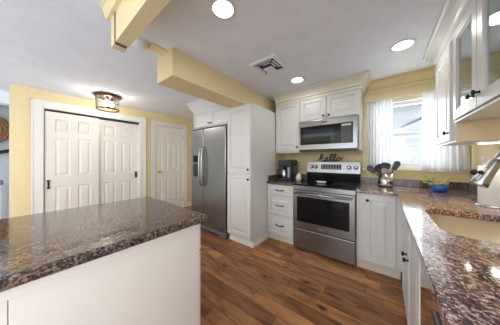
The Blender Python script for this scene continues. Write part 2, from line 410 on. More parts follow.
# closet sliding doors and the panelled door
F = fxp(LX)
def pull(F, u, v, w, parent):
    bm = FB(F, (u-.010, u+.010, v-.065, v+.065, w, w+.006), (u-.018, u+.018, v-.070, v-.048, w, w+.012), (u-.018, u+.018, v+.048, v+.070, w, w+.012))
    tube(bm, [F(u, v-.05, w+.008), F(u, v-.045, w+.03), F(u, v+.045, w+.03), F(u, v+.05, w+.008)], .006, 8)
    return mesh_obj('handle', bm, M_KNOB, parent)
d = struct('door_1', six_panel(F, C0+.02, .815, .012, CH-.045, .035), M_DOOR)
bmesh_dummy = None
for v in d.data.vertices: v.co.x -= .055
pull(F, C0+.055, .86, -.020, d)
d = struct('door_2', six_panel(F, .79, C1-.014, .012, CH-.045, .035), M_DOOR)
for v in d.data.vertices: v.co.x -= .105
bm = FB(F, (C1-.075, C1-.035, .87, 1.0, -.07, -.064)); tube(bm, spline([F(C1-.07, .89, -.066), F(C1-.075, .90, -.04), F(C1-.075, .97, -.04), F(C1-.07, .98, -.066)]), .007, 8)
mesh_obj('handle', bm, M_KNOB, d)
struct('trim_3', FB(F, (C0+.012, C1-.012, CH-.042, CH-.012, -.11, -.012)), M_DARK)
d = struct('door_3', six_panel(F, D0+.014, D1-.014, .012, CH-.015, .035), M_DOOR)
for v in d.data.vertices: v.co.x -= .040
bm = L(F(D0+.075, .97, -.005), [(.032, 0), (.032, .006), (.012, .012), (.011, .035), (.027, .045), (.030, .060), (.020, .072), (0, .074)], F.w, 20)
mesh_obj('knob', bm, M_BRASS, d, True)
for z in (.22, 1.05, 1.85): mesh_obj('hinge', TB([F(D1-.012, z-.045, .002), F(D1-.012, z+.045, .002)], .007, 8), M_BRASS, d, True)
struct('baseboard_left', B((LX, LX+.015, -.16, C0-.115, 0, .1), (LX, LX+.015, C1+.115, D0-.10, 0, .1), (LX, LX+.015, D1+.10, WY, 0, .1)), M_TRIM)
# header beam that ends over the fridge
BZ = 2.065
struct('trim_4', B((-1.915, -1.60, .85, WY, BZ, CEIL)), M_WALL)
# second header over the island with its end board and dark gap
struct('trim_5', B((-1.43, .75, .365, .44, 2.05, CEIL)), M_WALL)
struct('trim_6', B((-1.475, -1.43, .369, .436, 2.054, CEIL)), mat('gray_steel_edge', (.10, .12, .15), .5, .3))
struct('trim_7', B((-1.535, -1.475, .365, .44, 2.05, CEIL)), M_WALL)
struct('trim_8', sweep([(-1.57, .365), (.75, .365)], [(0, 2.255), (.022, 2.255), (.026, 2.27), (.045, CEIL-.02), (.052, CEIL-.018), (.052, CEIL), (0, CEIL)], 1), M_YTRIM)
struct('yellow_ceiling_patch', B((-1.80, -1.69, .70, .85, CEIL-.012, CEIL)), M_YTRIM)  # thin yellow slab for a yellowish patch on the ceiling

# crown moulding of the window wall
struct('trim_10', sweep([(-.185, WY), (WX, WY)], [(0, 2.19), (.018, 2.19), (.018, 2.212), (.006, 2.216), (.006, 2.226), (.034, 2.232), (.034, 2.246), (.026, 2.25), (.04, 2.27), (.066, 2.292), (.088, 2.302), (.088, 2.312), (.08, 2.316), (.108, 2.322), (.108, CEIL), (0, CEIL)], 1), M_YTRIM)
# window
bm = B((-.235, wx0+.005, WY-.02, WY, wz0-.0, 2.135), (wx1-.005, WX-.002, WY-.02, WY, wz0, 2.135), (wx0+.005, wx1-.005, WY-.02, WY, wz1-.005, 2.135))
win = struct('window_1', B((wx0, wx0+.035, WY, WY+.12, wz0, wz1), (wx1-.035, wx1, WY, WY+.12, wz0, wz1), (wx0+.035, wx1-.035, WY, WY+.12, wz1-.03, wz1), (wx0+.035, wx1-.035, WY, WY+.12, wz0, wz0+.025)), M_TRIM)
mesh_obj('window_casing', bm, M_YTRIM, win, bev=.003)
mesh_obj('window_sill', B((-.25, WX-.002, WY-.055, WY, wz0-.03, wz0), (-.235, WX-.002, WY-.016, WY, wz0-.075, wz0-.03)), M_YTRIM, win, bev=.004)
def sash(z0, z1, y):
    a, b = wx0+.036, wx1-.036; s = .04
    o = mesh_obj('sash', B((a, a+s, y, y+.03, z0, z1), (b-s, b, y, y+.03, z0, z1), (a+s, b-s, y, y+.03, z0, z0+.05), (a+s, b-s, y, y+.03, z1-s, z1)), M_PLW, win)
    mesh_obj('pane', B((a+s-.004, b-s+.004, y+.012, y+.016, z0+.046, z1-s+.004)), M_CLEAR, o)
sash(wz0+.026, 1.60, WY+.035); sash(1.565, wz1-.031, WY+.072)

# ---------------------------------------------------------------- cabinets along the range wall
PX0, PX1 = -1.938, -1.475     # pantry
t = thing('pantry_cabinet', 'tall white pantry cabinet with two stacked doors beside the refrigerator', 'cabinet', (PX0, 2.3, 0))
PF = 1.932
mesh_obj('body', B((PX0, PX1, PF, 2.60, .10, 2.045), (PX0, PX1, 2.59, WY-.001, .10, 1.0), (PX0, PX1-.002, PF, 2.60, 2.045, 2.062)), M_WHITE, t, bev=.0015)
mesh_obj('toe_board', B((PX0, PX1, PF+.04, 2.40, 0, .10), (PX1, PX1+.012, PF+.04, 2.385, 0, .035), (PX0, PX1+.012, PF+.028, PF+.04, 0, .035)), M_TRIM, t)
F = fy(PF)
d = mesh_obj('door', raised(F, PX0+.006, PX1-.006, 1.055, 2.035), M_WHITE, t); knob(F, PX1-.035, 1.115, .02, d)
d = mesh_obj('door', raised(F, PX0+.006, PX1-.006, .125, 1.035), M_WHITE, t); knob(F, PX1-.035, .975, .02, d)
# yellow return wall behind the pantry
struct('trim_11', B((PX0, PX1-.005, 2.601, WY, 1.0, BZ)), M_WALL)

# over-fridge cabinet
FX0, FX1 = -2.905, -1.955
t = thing('refrigerator_cabinet', 'white two-door cabinet above the refrigerator under the yellow beam', 'cabinet', (FX0, 2.4, 1.84))
FF = 2.0
mesh_obj('body', B((FX0, PX0-.002, FF, WY, 1.845, 2.21)), M_WHITE, t, bev=.0015)
mesh_obj('side_panel', B((FX0-.02, FX0, FF-.02, WY, 0, 2.21)), M_WHITE, t)
F = fy(FF)
mid = (FX0+PX0)/2
for a, b, k in ((FX0+.02, mid-.003, mid-.035), (mid+.003, PX0-.03, mid+.035)):
    d = mesh_obj('door', raised(F, a, b, 1.865, 2.145, rail=.045), M_WHITE, t); knob(F, k, 1.905, .02, d)
cp = [(0, 2.15), (.012, 2.15), (.016, 2.175), (.03, 2.185), (.055, 2.235), (.085, 2.275), (.09, 2.305), (.105, 2.31), (.105, CEIL-.001), (0, CEIL-.001)]
mesh_obj('crown', sweep([(PX0-.002, FF), (FX0-.02, FF), (FX0-.02, WY-.002)], cp, -1), M_WHITE, t)

# base drawers left of the range
UY = 2.36                      # face frame plane
t = thing('drawer_cabinet', 'white three-drawer base cabinet between pantry and range', 'cabinet', (-1.25, 2.6, 0))
mesh_obj('body', B((PX1+.001, -1.025, UY, WY-.001, .10, .874)), M_WHITE, t, bev=.0015)
mesh_obj('toe_board', B((PX1+.001, -1.025, UY+.035, UY+.06, 0, .10)), M_TOE, t)
F = fy(UY)
for a, b in ((.715, .862), (.412, .705), (.112, .402)):
    d = mesh_obj('drawer', raised(F, PX1+.014, -1.032, a, b, rail=.045), M_WHITE, t); bar_pull(F, (PX1-1.02)/2, (a+b)/2+.005, .019, d)
# base cabinet right of the range
t = thing('corner_base_cabinet', 'white base cabinet with one raised panel door right of the range', 'cabinet', (0, 2.6, 0))
mesh_obj('body', B((-.252, WX-.001, UY, WY-.001, .10, .874)), M_WHITE, t, bev=.0015)
mesh_obj('toe_board', B((-.252, .139, UY+.022, UY+.05, 0, .10)), M_TOE, t)
d = mesh_obj('door', raised(F, -.178, .100, .112, .855), M_WHITE, t); knob(F, -.145, .80, .02, d)
# sink run: cabinet, dishwasher, end cabinet
SX = .150
t = thing('sink_base_cabinet', 'white sink base cabinet with two doors and dark knobs under the right counter', 'cabinet', (.4, 1.6, 0))
bm = B((SX, SX+.018, 1.09, 2.358, .10, .874), (SX+.018, WX-.001, 1.09, 1.108, .10, .874), (SX+.018, WX-.001, 2.34, 2.358, .10, .874), (SX+.018, WX-.001, 1.108, 2.34, .10, .118), (WX-.012, WX-.001, 1.108, 2.34, .118, .874))
mesh_obj('body', bm, M_WHITE, t, bev=.0015)
mesh_obj('toe_board', B((SX+.02, SX+.05, 1.09, 2.358, 0, .10)), M_TOE, t)
F = fxm(SX)
for a, b, k in ((1.615, 2.06, 1.66), (1.13, 1.605, 1.56)):
    d = mesh_obj('door', raised(F, -b, -a, .112, .855), M_WHITE, t); knob(F, -k, .575, .02, d)
t = thing('dishwasher', 'stainless dishwasher under the right counter next to the sink cabinet', 'dishwasher', (.4, .78, 0))
mesh_obj('body', B((SX+.025, WX-.01, .485, 1.085, .10, .86)), M_GRAYP, t)
d = mesh_obj('door', B((SX-.02, SX+.024, .487, 1.083, .115, .868)), M_SSD, t, bev=.004)
bm = TB([(SX-.038, .50, .825), (SX-.038, .69, .825)], .009, 12)
for y in (.52, .67): tube(bm, [(SX-.038, y, .825), (SX-.019, y, .825)], .007, 8)
mesh_obj('handle', bm, M_CHROME, d, True)
mesh_obj('toe_panel', B((SX+.06, SX+.08, .487, 1.083, 0, .10)), M_BLACK, t)
t = thing('end_base_cabinet', 'white base cabinet at the near end of the right counter', 'cabinet', (.4, 0, 0))
mesh_obj('body', B((SX, WX-.001, -.6, .48, .10, .874)), M_WHITE, t)
mesh_obj('toe_board', B((SX+.05, SX+.07, -.6, .48, 0, .10)), M_TOE, t)
for a, b in ((.05, .46), (-.40, .01)): mesh_obj('door', raised(fxm(SX), -b, -a, .112, .855), M_WHITE, t)

# counters
CY, CX = 2.325, .105
t = thing('granite_counter', 'short granite counter piece carrying the coffee maker', 'countertop', (-1.25, 2.6, .875))
mesh_obj('slab', B((PX1+.001, -1.024, CY, WY-.001, .875, .914)), M_GRAN, t, bev=.012, seg=3)
mesh_obj('backsplash', B((PX1+.022, -1.024, WY-.022, WY-.001, .9145, 1.0), (PX1+.001, PX1+.021, CY+.05, WY-.001, .9145, 1.0)), M_GRAN, t, bev=.003)
SK = (.225, .60, 1.175, 1.725)
t = thing('granite_counter', 'long L shaped granite counter with the undermount sink', 'countertop', (.4, 1.5, .875))
outer = [(-.254, CY), (CX-.035, CY), (CX-.01, CY-.01), (CX, CY-.035), (CX, -.6), (WX-.001, -.6), (WX-.001, WY-.001), (-.254, WY-.001)]
mesh_obj('slab', poly_slab(outer, [round_rect(*SK, .085)], .875, .914), M_GRAN2, t, bev=.009, seg=3)
mesh_obj('backsplash', B((-.254, WX-.022, WY-.022, WY-.001, .9145, 1.0), (WX-.021, WX-.001, -.6, WY-.001, .9145, 1.0)), M_GRAN, t, bev=.003)
t = thing('kitchen_sink', 'undermount stainless sink with curved corners in the right counter', 'sink', (.41, 1.45, .67))
def ring(bm, r, z): return [bm.verts.new((x, y, z)) for x, y in r]
bm = bmesh.new()
a, b, c, e = SK
rs = [ring(bm, round_rect(a-.02, b+.02, c-.02, e+.02, .09), .8745), ring(bm, round_rect(a-.006, b+.006, c-.006, e+.006, .088), .8745), ring(bm, round_rect(a-.006, b+.006, c-.006, e+.006, .088), .72), ring(bm, round_rect(a+.03, b-.03, c+.03, e-.03, .06), .68), ring(bm, round_rect(a+.12, b-.12, c+.2, e-.2, .04), .672)]
for p, q in zip(rs, rs[1:]):
    n = len(p)
    for i in range(n): bm.faces.new([p[i], p[(i+1) % n], q[(i+1) % n], q[i]])
bm.faces.new(rs[-1])
o = mesh_obj('basin', bm, M_SSW, t, True); s = o.modifiers.new('solid', 'SOLIDIFY'); s.thickness = .003
mesh_obj('drain', L((.41, 1.45, .673), [(0, 0), (.045, 0), (.045, .004), (.03, .006), (0, .003)]), M_CHROME, t, True)

# ---------------------------------------------------------------- range
t = thing('kitchen_range', 'stainless electric range with black glass cooktop and oven door', 'range', (-.64, 2.6, 0))
RX0, RX1, RY = -1.02, -.258, 2.345
mesh_obj('body', B((RX0, RX1, RY+.001, 2.955, .02, .893)), M_GRAYP, t)
mesh_obj('cooktop', B((RX0, RX1, RY-.02, 2.895, .894, .917)), M_BGLASS, t, bev=.006)
for x, y, r in ((-.83, 2.50, .10), (-.45, 2.50, .115), (-.83, 2.75, .075), (-.45, 2.75, .085)):
    mesh_obj('burner_mark', L((x, y, .9172), [(r, 0), (r, .0006), (r-.004, .0006), (r-.004, 0)], n=40, cap=False), M_BURN, t)
# backguard, leaning back a little
def prism_x(x0, x1, yz):
    bm = bmesh.new(); a = [bm.verts.new((x0, y, z)) for y, z in yz]; b = [bm.verts.new((x1, y, z)) for y, z in yz]; n = len(yz)
    for i in range(n): bm.faces.new([a[i], a[(i+1) % n], b[(i+1) % n], b[i]])
    bm.faces.new(a[::-1]); bm.faces.new(b); return bm
BGy0, BGy1 = 2.868, 2.892
bg = mesh_obj('backguard', prism_x(RX0, RX1, [(BGy0, 1.05), (BGy1, 1.222), (2.955, 1.222), (2.955, .9), (2.90, .9), (2.90, 1.03)]), M_SSH, t, bev=.003)
mesh_obj('backguard_base', prism_x(RX0+.004, RX1-.004, [(2.885, .918), (2.872, 1.045), (2.899, 1.045), (2.899, .918)]), M_BGLASS, t)
sl = Vector((0, BGy1-BGy0, .172)).normalized(); nw = Vector((0, -sl.z, sl.y))
G = Frame((0, BGy0, 1.05), (1, 0, 0), sl, nw)
dp = mesh_obj('display', FB(G, (-.79, -.505, .055, .13, 0, .003)), M_BGLASS, bg)
bm = bmesh.new()
for i in range(7):
    for j in range(3): fbox(bm, G, -.775+i*.038, -.775+i*.038+.022, .064+j*.021, .064+j*.021+.011, .003, .004)
mesh_obj('display_digits', bm, M_DISP, dp)
for u in (-.945, -.875, -.40, -.315):
    k = mesh_obj('knob', L(G(u, .09, 0), [(.030, 0), (.030, .004), (.023, .006), (.021, .026), (.017, .03), (0, .031)], G.w, 24), M_CHROME, bg, True)
    mesh_obj('knob_grip', FB(G, (u-.004, u+.004, .069, .111, .03, .036)), M_CHROME, k)
F = fy(RY)
fr = mesh_obj('front_rail', FB(F, (RX0, RX1, .835, .893, 0, .018)), M_SSH, t, bev=.003)
od = mesh_obj('oven_door', FB(F, (RX0+.003, RX1-.003, .305, .832, 0, .035)), M_SSH, t, bev=.006)
mesh_obj('oven_window', FB(F, (RX0+.06, RX1-.06, .405, .745, .0345, .0375)), M_BGLASS, od, bev=.001)
bm = TB([F(RX0+.03, .795, .075), F(RX1-.03, .795, .075)], .012, 14)
for u in (RX0+.06, RX1-.06): tube(bm, [F(u, .795, .07), F(u, .795, .033)], .010, 10)
mesh_obj('handle', bm, M_CHROME, od, True)
mesh_obj('badge', FB(F, (-.685, -.595, .345, .36, .035, .037)), M_GRAYP, od)
mesh_obj('storage_drawer', FB(F, (RX0+.003, RX1-.003, .03, .297, 0, .033)), M_SSH, t, bev=.006)
for x in (RX0+.05, RX1-.05):
    for y in (2.42, 2.9): mesh_obj('foot', L((x, y, 0), [(.02, 0), (.018, .02)]), M_BLACK, t)

# ---------------------------------------------------------------- wall cabinets and microwave
UF = 2.63
t = thing('wall_cabinet', 'single-door white wall cabinet left of the microwave', 'cabinet', (-1.27, 2.8, 1.385))
UX0 = -1.472
mesh_obj('body', B((UX0, -1.042, UF, WY-.001, 1.388, 2.20), (UX0, -1.042, UF-.012, UF+.01, 1.365, 1.388)), M_WHITE, t, bev=.0015)
F = fy(UF)
d = mesh_obj('door', raised(F, UX0+.012, -1.05, 1.40, 2.165, rail=.06), M_WHITE, t); knob(F, -1.08, 1.455, .02, d)
t = thing('microwave_cabinet', 'wide two-door white wall cabinet above the microwave', 'cabinet', (-.64, 2.8, 1.83))
mesh_obj('body', B((-1.038, -.238, UF, WY-.001, 1.832, 2.20), (-.258, -.238, UF, WY-.001, 1.38, 1.832)), M_WHITE, t, bev=.0015)
for a, b, k in ((-1.03, -.652, -.685), (-.644, -.25, -.612)):
    d = mesh_obj('door', raised(F, a, b, 1.845, 2.165, rail=.055), M_WHITE, t); knob(F, k, 1.885, .02, d)
cp = [(0, 2.175), (.014, 2.175), (.014, 2.196), (.006, 2.199), (.006, 2.208), (.030, 2.214), (.030, 2.226), (.024, 2.230), (.034, 2.252), (.055, 2.278), (.082, 2.294), (.082, 2.303), (.076, 2.306), (.076, 2.312), (.102, 2.317), (.102, CEIL-.001), (0, CEIL-.001)]
struct('trim_12', sweep([(UX0, UF), (-.238, UF), (-.238, WY-.002)], cp, 1), M_CROWN)
struct('trim_13', B((UX0, -.238, UF, WY, 2.201, CEIL)), M_WHITE)

t = thing('microwave_oven', 'stainless over-the-range microwave with black window', 'microwave', (-.64, 2.75, 1.38))
MX0, MX1, MY = -1.034, -.262, 2.585
mesh_obj('body', B((MX0, MX1, MY, WY-.002, 1.385, 1.826)), M_GRAYP, t)
F = fy(MY)
d = mesh_obj('door', FB(F, (MX0, MX1, 1.40, 1.826, 0, .03)), M_SSH, t, bev=.005)
mesh_obj('window', FB(F, (MX0+.025, MX1-.05, 1.475, 1.745, .0295, .033)), M_BGLASS, d, bev=.002)
w = mesh_obj('window_mesh', FB(F, (MX0+.09, MX0+.50, 1.515, 1.70, .033, .034)), mat('mesh_glass', (.016, .026, .028), .03, spec=.3), d)
cpn = mesh_obj('control_panel', FB(F, (MX1-.19, MX1-.06, 1.485, 1.735, .033, .035)), M_BLACK, d)
bm = bmesh.new()
for i in range(3):
    for j in range(6): fbox(bm, F, MX1-.18+i*.038, MX1-.18+i*.038+.026, 1.495+j*.032, 1.495+j*.032+.018, .035, .036)
mesh_obj('buttons', bm, M_BURN, cpn)
mesh_obj('display', FB(F, (MX1-.18, MX1-.07, 1.70, 1.727, .035, .036)), M_DISP, cpn)
mesh_obj('badge', FB(F, (-.70, -.63, 1.775, 1.795, .03, .032)), M_GRAYP, d)
mesh_obj('vent_grille', B((MX0+.01, MX1-.01, MY-.02, MY+.08, 1.375, 1.3995)), M_BLACK, t)

# ---------------------------------------------------------------- right wall cabinets
RF = .425
t = thing('corner_wall_cabinet', 'tall narrow white wall cabinet with solid door right of the window', 'cabinet', (.6, 2.2, 1.38))
mesh_obj('body', B((RF, WX-.001, 1.955, 2.50, 1.385, 2.20)), M_WHITE, t, bev=.002)
F = fxm(RF)
d = mesh_obj('door', raised(F, -2.488, -2.02, 1.40, 2.16, rail=.06), M_WHITE, t); knob(F, -2.055, 1.465, .02, d)
mesh_obj('side_panel', B((RF+.004, WX-.001, 1.949, 1.955, 1.385, 1.528)), mat('warm_lit_panel', (.80, .66, .44), .5), t)  # warm light painted into the tan of this white cabinet side
t = thing('under_cabinet_light', 'lit strip lamp under the tall wall cabinet right of the window', 'lamp', (.6, 2.0, 1.365))
mesh_obj('housing', B((.54, .73, 1.96, 2.03, 1.371, 1.3845)), M_PLW, t)
mesh_obj('diffuser', B((.545, .725, 1.962, 2.025, 1.366, 1.371)), M_LED, t)
area_light('strip_lamp', (.6, 1.99, 1.36), (0, 0, 0), .24, .6, (1, .92, .8), 'RECTANGLE', .05)
t = thing('glass_door_cabinet', 'white wall cabinet with glass doors and two dark knobs', 'cabinet', (.6, 1.4, 1.53))
gb = 1.535
bm = B((RF, WX-.001, .7, 1.953, gb, gb+.018), (RF, WX-.001, .7, 1.953, 2.182, 2.20), (WX-.012, WX-.001, .7, 1.953, gb+.018, 2.182), (RF, WX-.012, 1.935, 1.953, gb+.018, 2.182), (RF, WX-.012, .7, .718, gb+.018, 2.182), (RF, RF+.018, 1.09, 1.13, gb+.018, 2.182), (RF-.012, RF+.02, .7, 1.953, gb-.012, gb))
mesh_obj('body', bm, M_WHITE, t, bev=.0015)
mesh_obj('shelf', B((RF+.03, WX-.013, .72, 1.934, 1.85, 1.868)), M_WHITE, t)
def glass_door(y0, y1, ky):
    bm = bmesh.new(); r = .062; v0, v1 = gb+.008, 2.172
    for a, b, c, e in ((-y1, -y1+r, v0, v1), (-y0-r, -y0, v0, v1), (-y1+r, -y0-r, v0, v0+r), (-y1+r, -y0-r, v1-r, v1)): fbox(bm, F, a, b, c, e, 0, .02)
    for a, b, c, e in ((-y1+r, -y1+r+.012, v0+r, v1-r), (-y0-r-.012, -y0-r, v0+r, v1-r), (-y1+r+.012, -y0-r-.012, v0+r, v0+r+.012), (-y1+r+.012, -y0-r-.012, v1-r-.012, v1-r)): fbox(bm, F, a, b, c, e, .002, .013)
    d = mesh_obj('door', bm, M_WHITE, t)
    mesh_obj('pane', FB(F, (-y1+r+.004, -y0-r-.004, v0+r+.004, v1-r-.004, .005, .008)), M_CABGLASS, d)
    knob(F, -ky, 1.615, .02, d)
glass_door(1.525, 1.93, 1.558); glass_door(1.115, 1.515, 1.482); glass_door(.712, 1.105, 1.07)
struct('trim_14', sweep([(WX-.002, 2.50), (RF, 2.50), (RF, .70)], [(o*.92, z) for o, z in cp], 1), M_WHITE)
struct('trim_15', B((RF, WX, .70, 2.50, 2.201, CEIL)), M_WHITE)

# ---------------------------------------------------------------- refrigerator
t = thing('refrigerator', 'side-by-side stainless refrigerator with dispenser in left door', 'refrigerator', (-2.42, 2.4, 0))
QX0, QX1 = -2.890, -1.965
mesh_obj('body', B((QX0+.01, QX1-.005, 1.975, 2.9, .03, 1.79)), M_GRAYP, t, bev=.004)
sp = -2.525
F = fy(1.968)
dl = mesh_obj('left_door', FB(F, (QX0, sp-.004, .09, 1.80, 0, .065)), M_SS, t, bev=.012, seg=3)
dr = mesh_obj('right_door', FB(F, (sp+.004, QX1, .09, 1.80, 0, .065)), M_SS, t, bev=.012, seg=3)
for d, u in ((dl, sp-.035), (dr, sp+.035)):
    pts = spline([F(u, .80, .062), F(u, .83, .10), F(u, .98, .125), F(u, 1.14, .13), F(u, 1.30, .125), F(u, 1.45, .10), F(u, 1.48, .062)], 5)
    mesh_obj('handle', TB(pts, .014, 12), M_CHROME, d, True)
ds = mesh_obj('dispenser', FB(F, (QX0+.06, QX0+.235, .93, 1.36, .062, .069)), M_GRAYP, dl, bev=.003)
mesh_obj('dispenser_recess', FB(F, (QX0+.075, QX0+.22, .95, 1.18, .0688, .0705)), M_BLACK, ds)
mesh_obj('dispenser_screen', FB(F, (QX0+.075, QX0+.22, 1.21, 1.33, .0688, .0705)), M_BGLASS, ds)
mesh_obj('base_grille', FB(F, (QX0+.01, QX1-.01, .02, .085, -.005, .03)), M_GRAYP, t)
for u in (QX0+.05, QX1-.06): mesh_obj('foot', FB(F, (u-.05, u+.05, .0, .035, -.01, .055)), M_CHROME, t, bev=.008)
for u in (QX0+.06, QX1-.07): mesh_obj('hinge_cover', FB(F, (u-.05, u+.05, 1.801, 1.822, -.07, .05)), M_GRAYP, t, bev=.005)

# ---------------------------------------------------------------- island
t = thing('kitchen_island', 'cream panelled kitchen island with granite top in left foreground', 'island', (-1.2, 0, 0))
IX0, IX1, IY0, IY1 = -1.68, -.885, -.9, .635
mesh_obj('body', B((IX0, IX1-.004, IY0, IY1, .09, .873), (IX0+.06, IX1-.06, IY0, IY1-.06, 0, .09)), M_ISL, t)
mesh_obj('side_panel', B((IX1-.004, IX1, IY0, -.037, .0, .873), (IX1-.004, IX1, -.0345, IY1, .0, .873)), M_ISL, t, bev=.001)
mesh_obj('top_rail', B((IX1, IX1+.008, IY0, IY1, .835, .873)), M_ISL, t, bev=.001)
F = fyp(IY1)
w3 = (IX1-IX0-.02)/2
for i in range(2):
    a = -IX1+.008+i*(w3+.004)
    d = mesh_obj('drawer', raised(F, a, a+w3, .70, .862, rail=.045), M_ISL, t); bar_pull(F, a+w3/2, .78, .019, d)
    d = mesh_obj('door', raised(F, a, a+w3, .105, .69), M_ISL, t); knob(F, a+(w3-.035 if i == 0 else .035), .63, .02, d)
t = thing('island_countertop', 'glossy granite slab on the cream island, reflecting the closet doors', 'countertop', (-1.28, 0, .875))
outer = [(-.850, -.95), (-.850, .655), (-.856, .677), (-.878, .686), (-1.70, .690), (-1.722, .682), (-1.73, .66), (-1.73, -.95)]
mesh_obj('slab', poly_slab(outer, [], .874, .914), M_GRAN, t, bev=.013, seg=3)

# ---------------------------------------------------------------- ceiling fittings
for (x, y), lb in zip(CANS, ('round recessed ceiling light nearest the camera, above the island side', 'round recessed ceiling light beside the right wall cabinets', 'small round recessed ceiling light next to the air vent')):
    t = thing('recessed_light', lb, 'ceiling light', (x, y, CEIL), 'recessed ceiling lights')
    mesh_obj('trim_ring', L((x, y, CEIL), [(.075, 0), (.098, 0), (.098, -.004), (.080, -.010), (.072, -.006)], n=40, cap=False), M_PLW, t, True)
    mesh_obj('lens', L((x, y, CEIL), [(0, -.004), (.073, -.004), (.073, -.001), (0, -.001)], n=40), M_CAN, t)
# air vent
t = thing('ceiling_vent', 'square white ceiling air vent with angled louvres', 'vent', (-1.04, 1.71, CEIL))
vx, vy, h = -1.045, 1.705, .165
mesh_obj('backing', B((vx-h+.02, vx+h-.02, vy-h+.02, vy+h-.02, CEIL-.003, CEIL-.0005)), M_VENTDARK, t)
bm = B((vx-h, vx+h, vy-h, vy-h+.035, CEIL-.02, CEIL), (vx-h, vx+h, vy+h-.035, vy+h, CEIL-.02, CEIL), (vx-h, vx-h+.035, vy-h+.035, vy+h-.035, CEIL-.02, CEIL), (vx+h-.035, vx+h, vy-h+.035, vy+h-.035, CEIL-.02, CEIL))
mesh_obj('frame', bm, M_PLW, t, bev=.003)
def slat(a, b, out):
    bm = bmesh.new(); a = Vector(a); b = Vector(b); o = Vector(out)
    q = [a, b, b+o+Vector((0, 0, -.007)), a+o+Vector((0, 0, -.007))]; up = Vector((0, 0, .0018))
    lo = [bm.verts.new(p) for p in q]; hi = [bm.verts.new(p+up) for p in q]
    for i in range(4): bm.faces.new([lo[i], lo[(i+1) % 4], hi[(i+1) % 4], hi[i]])
    bm.faces.new(lo[::-1]); bm.faces.new(hi); return bm
zz = CEIL-.004
for r in (.045, .078, .11):
    mesh_obj('louvre', slat((vx-r, vy-r, zz), (vx+r, vy-r, zz), (0, -.026, 0)), M_PLW, t)
    mesh_obj('louvre', slat((vx+r, vy-r, zz), (vx+r, vy+r, zz), (.026, 0, 0)), M_PLW, t)
for k in range(4):
    mesh_obj('louvre', slat((vx-.09, vy+.01+.027*k, zz), (vx+.03, vy+.01+.027*k, zz), (0, .025, 0)), M_PLW, t)
mesh_obj('louvre', slat((vx-.105, vy-.09, zz), (vx-.105, vy+.1, zz), (-.016, 0, 0)), M_PLW, t)
# smoke detector
t = thing('smoke_detector', 'white smoke detector on the ceiling between the two beams', 'smoke detector', (-1.77, .63, CEIL))
mesh_obj('base', L((-1.77, .63, CEIL), [(.075, 0), (.075, -.012)]), M_PLW, t, True)
mesh_obj('cover', L((-1.77, .63, CEIL), [(.068, -.012), (.064, -.035), (.045, -.045), (0, -.046)]), M_PLW, t, True)
# flush light
lx, ly = -3.68, .83
t = thing('flush_ceiling_light', 'bronze flush ceiling light with clear glass drum before the closet', 'ceiling light', (lx, ly, CEIL))
mesh_obj('canopy', L((lx, ly, CEIL), [(.0, 0), (.185, 0), (.19, -.015), (.175, -.035), (.0, -.036)], n=40), M_BRONZE, t, True)
mesh_obj('glass_drum', L((lx, ly, CEIL), [(.150, -.036), (.150, -.225), (.146, -.225), (.146, -.036)], n=40, cap=False), M_CLEAR, t, True)
mesh_obj('lower_ring', L((lx, ly, CEIL), [(.140, -.225), (.156, -.225), (.158, -.235), (.156, -.246), (.140, -.246), (.140, -.225)], n=40, cap=False), M_BRONZE, t, True)
for k in range(3):
    a = 2*PI*k/3+.4; mesh_obj('rod', TB([(lx+.153*math.cos(a), ly+.153*math.sin(a), CEIL-.03), (lx+.153*math.cos(a), ly+.153*math.sin(a), CEIL-.23)], .004, 8), M_BRONZE, t)
for k in range(3):
    a = 2*PI*k/3-.3; x, y = lx+.06*math.cos(a), ly+.06*math.sin(a)
    s = mesh_obj('socket', L((x, y, CEIL), [(.018, -.036), (.018, -.085), (.012, -.09)]), M_BRONZE, t, True)
    mesh_obj('bulb', L((x, y, CEIL), [(.012, -.088), (.022, -.11), (.030, -.14), (.026, -.165), (.012, -.18), (0, -.183)]), M_BULB, s, True)
pl = bpy.data.lights.new('flush_lamp', 'POINT'); pl.energy = 9; pl.color = (1, .94, .86); pl.shadow_soft_size = .06
po = bpy.data.objects.new('flush_lamp', pl); po.location = (lx, ly, CEIL-.15); COL.objects.link(po)

# ---------------------------------------------------------------- things on counters and walls
# coffee maker
t = thing('coffee_maker', 'black and steel coffee maker on the counter left of the range', 'coffee maker', (-1.27, 2.72, .914))
kx, ky, kz = -1.30, 2.70, .9145
mesh_obj('base', B((kx-.10, kx+.13, ky-.13, ky+.14, kz, kz+.035)), M_NAVY, t, bev=.012, seg=3)
mesh_obj('tower', B((kx+.045, kx+.13, ky-.12, ky+.14, kz+.035, kz+.25)), M_NAVY, t, bev=.01, seg=3)
mesh_obj('rear_tank', B((kx-.10, kx+.045, ky+.06, ky+.14, kz+.035, kz+.25)), M_BLACK, t, bev=.006)
hd = mesh_obj('brew_head', B((kx-.10, kx+.13, ky-.13, ky+.14, kz+.222, kz+.335)), M_BLACK, t, bev=.018, seg=3)
mesh_obj('lid', B((kx-.07, kx+.10, ky-.11, ky+.11, kz+.335, kz+.347)), M_CHROME, hd, bev=.004)
mesh_obj('front_plate', B((kx-.085, kx+.035, ky-.135, ky-.129, kz+.24, kz+.315)), M_NAVY, hd, bev=.002)
mesh_obj('trim_band', B((kx+.07, kx+.105, ky-.124, ky-.118, kz+.05, kz+.22)), M_CHROME, t)
cf = mesh_obj('carafe', L((kx-.03, ky-.03, kz+.036), [(.0, 0), (.062, 0), (.068, .02), (.066, .10), (.05, .14), (.045, .165), (0, .166)], n=32), M_CHROME, t, True)
mesh_obj('carafe_handle', TB(spline([(kx-.075, ky-.075, kz+.18), (kx-.11, ky-.12, kz+.165), (kx-.112, ky-.122, kz+.09), (kx-.085, ky-.085, kz+.07)]), .010, 10), M_BLACK, cf, True)
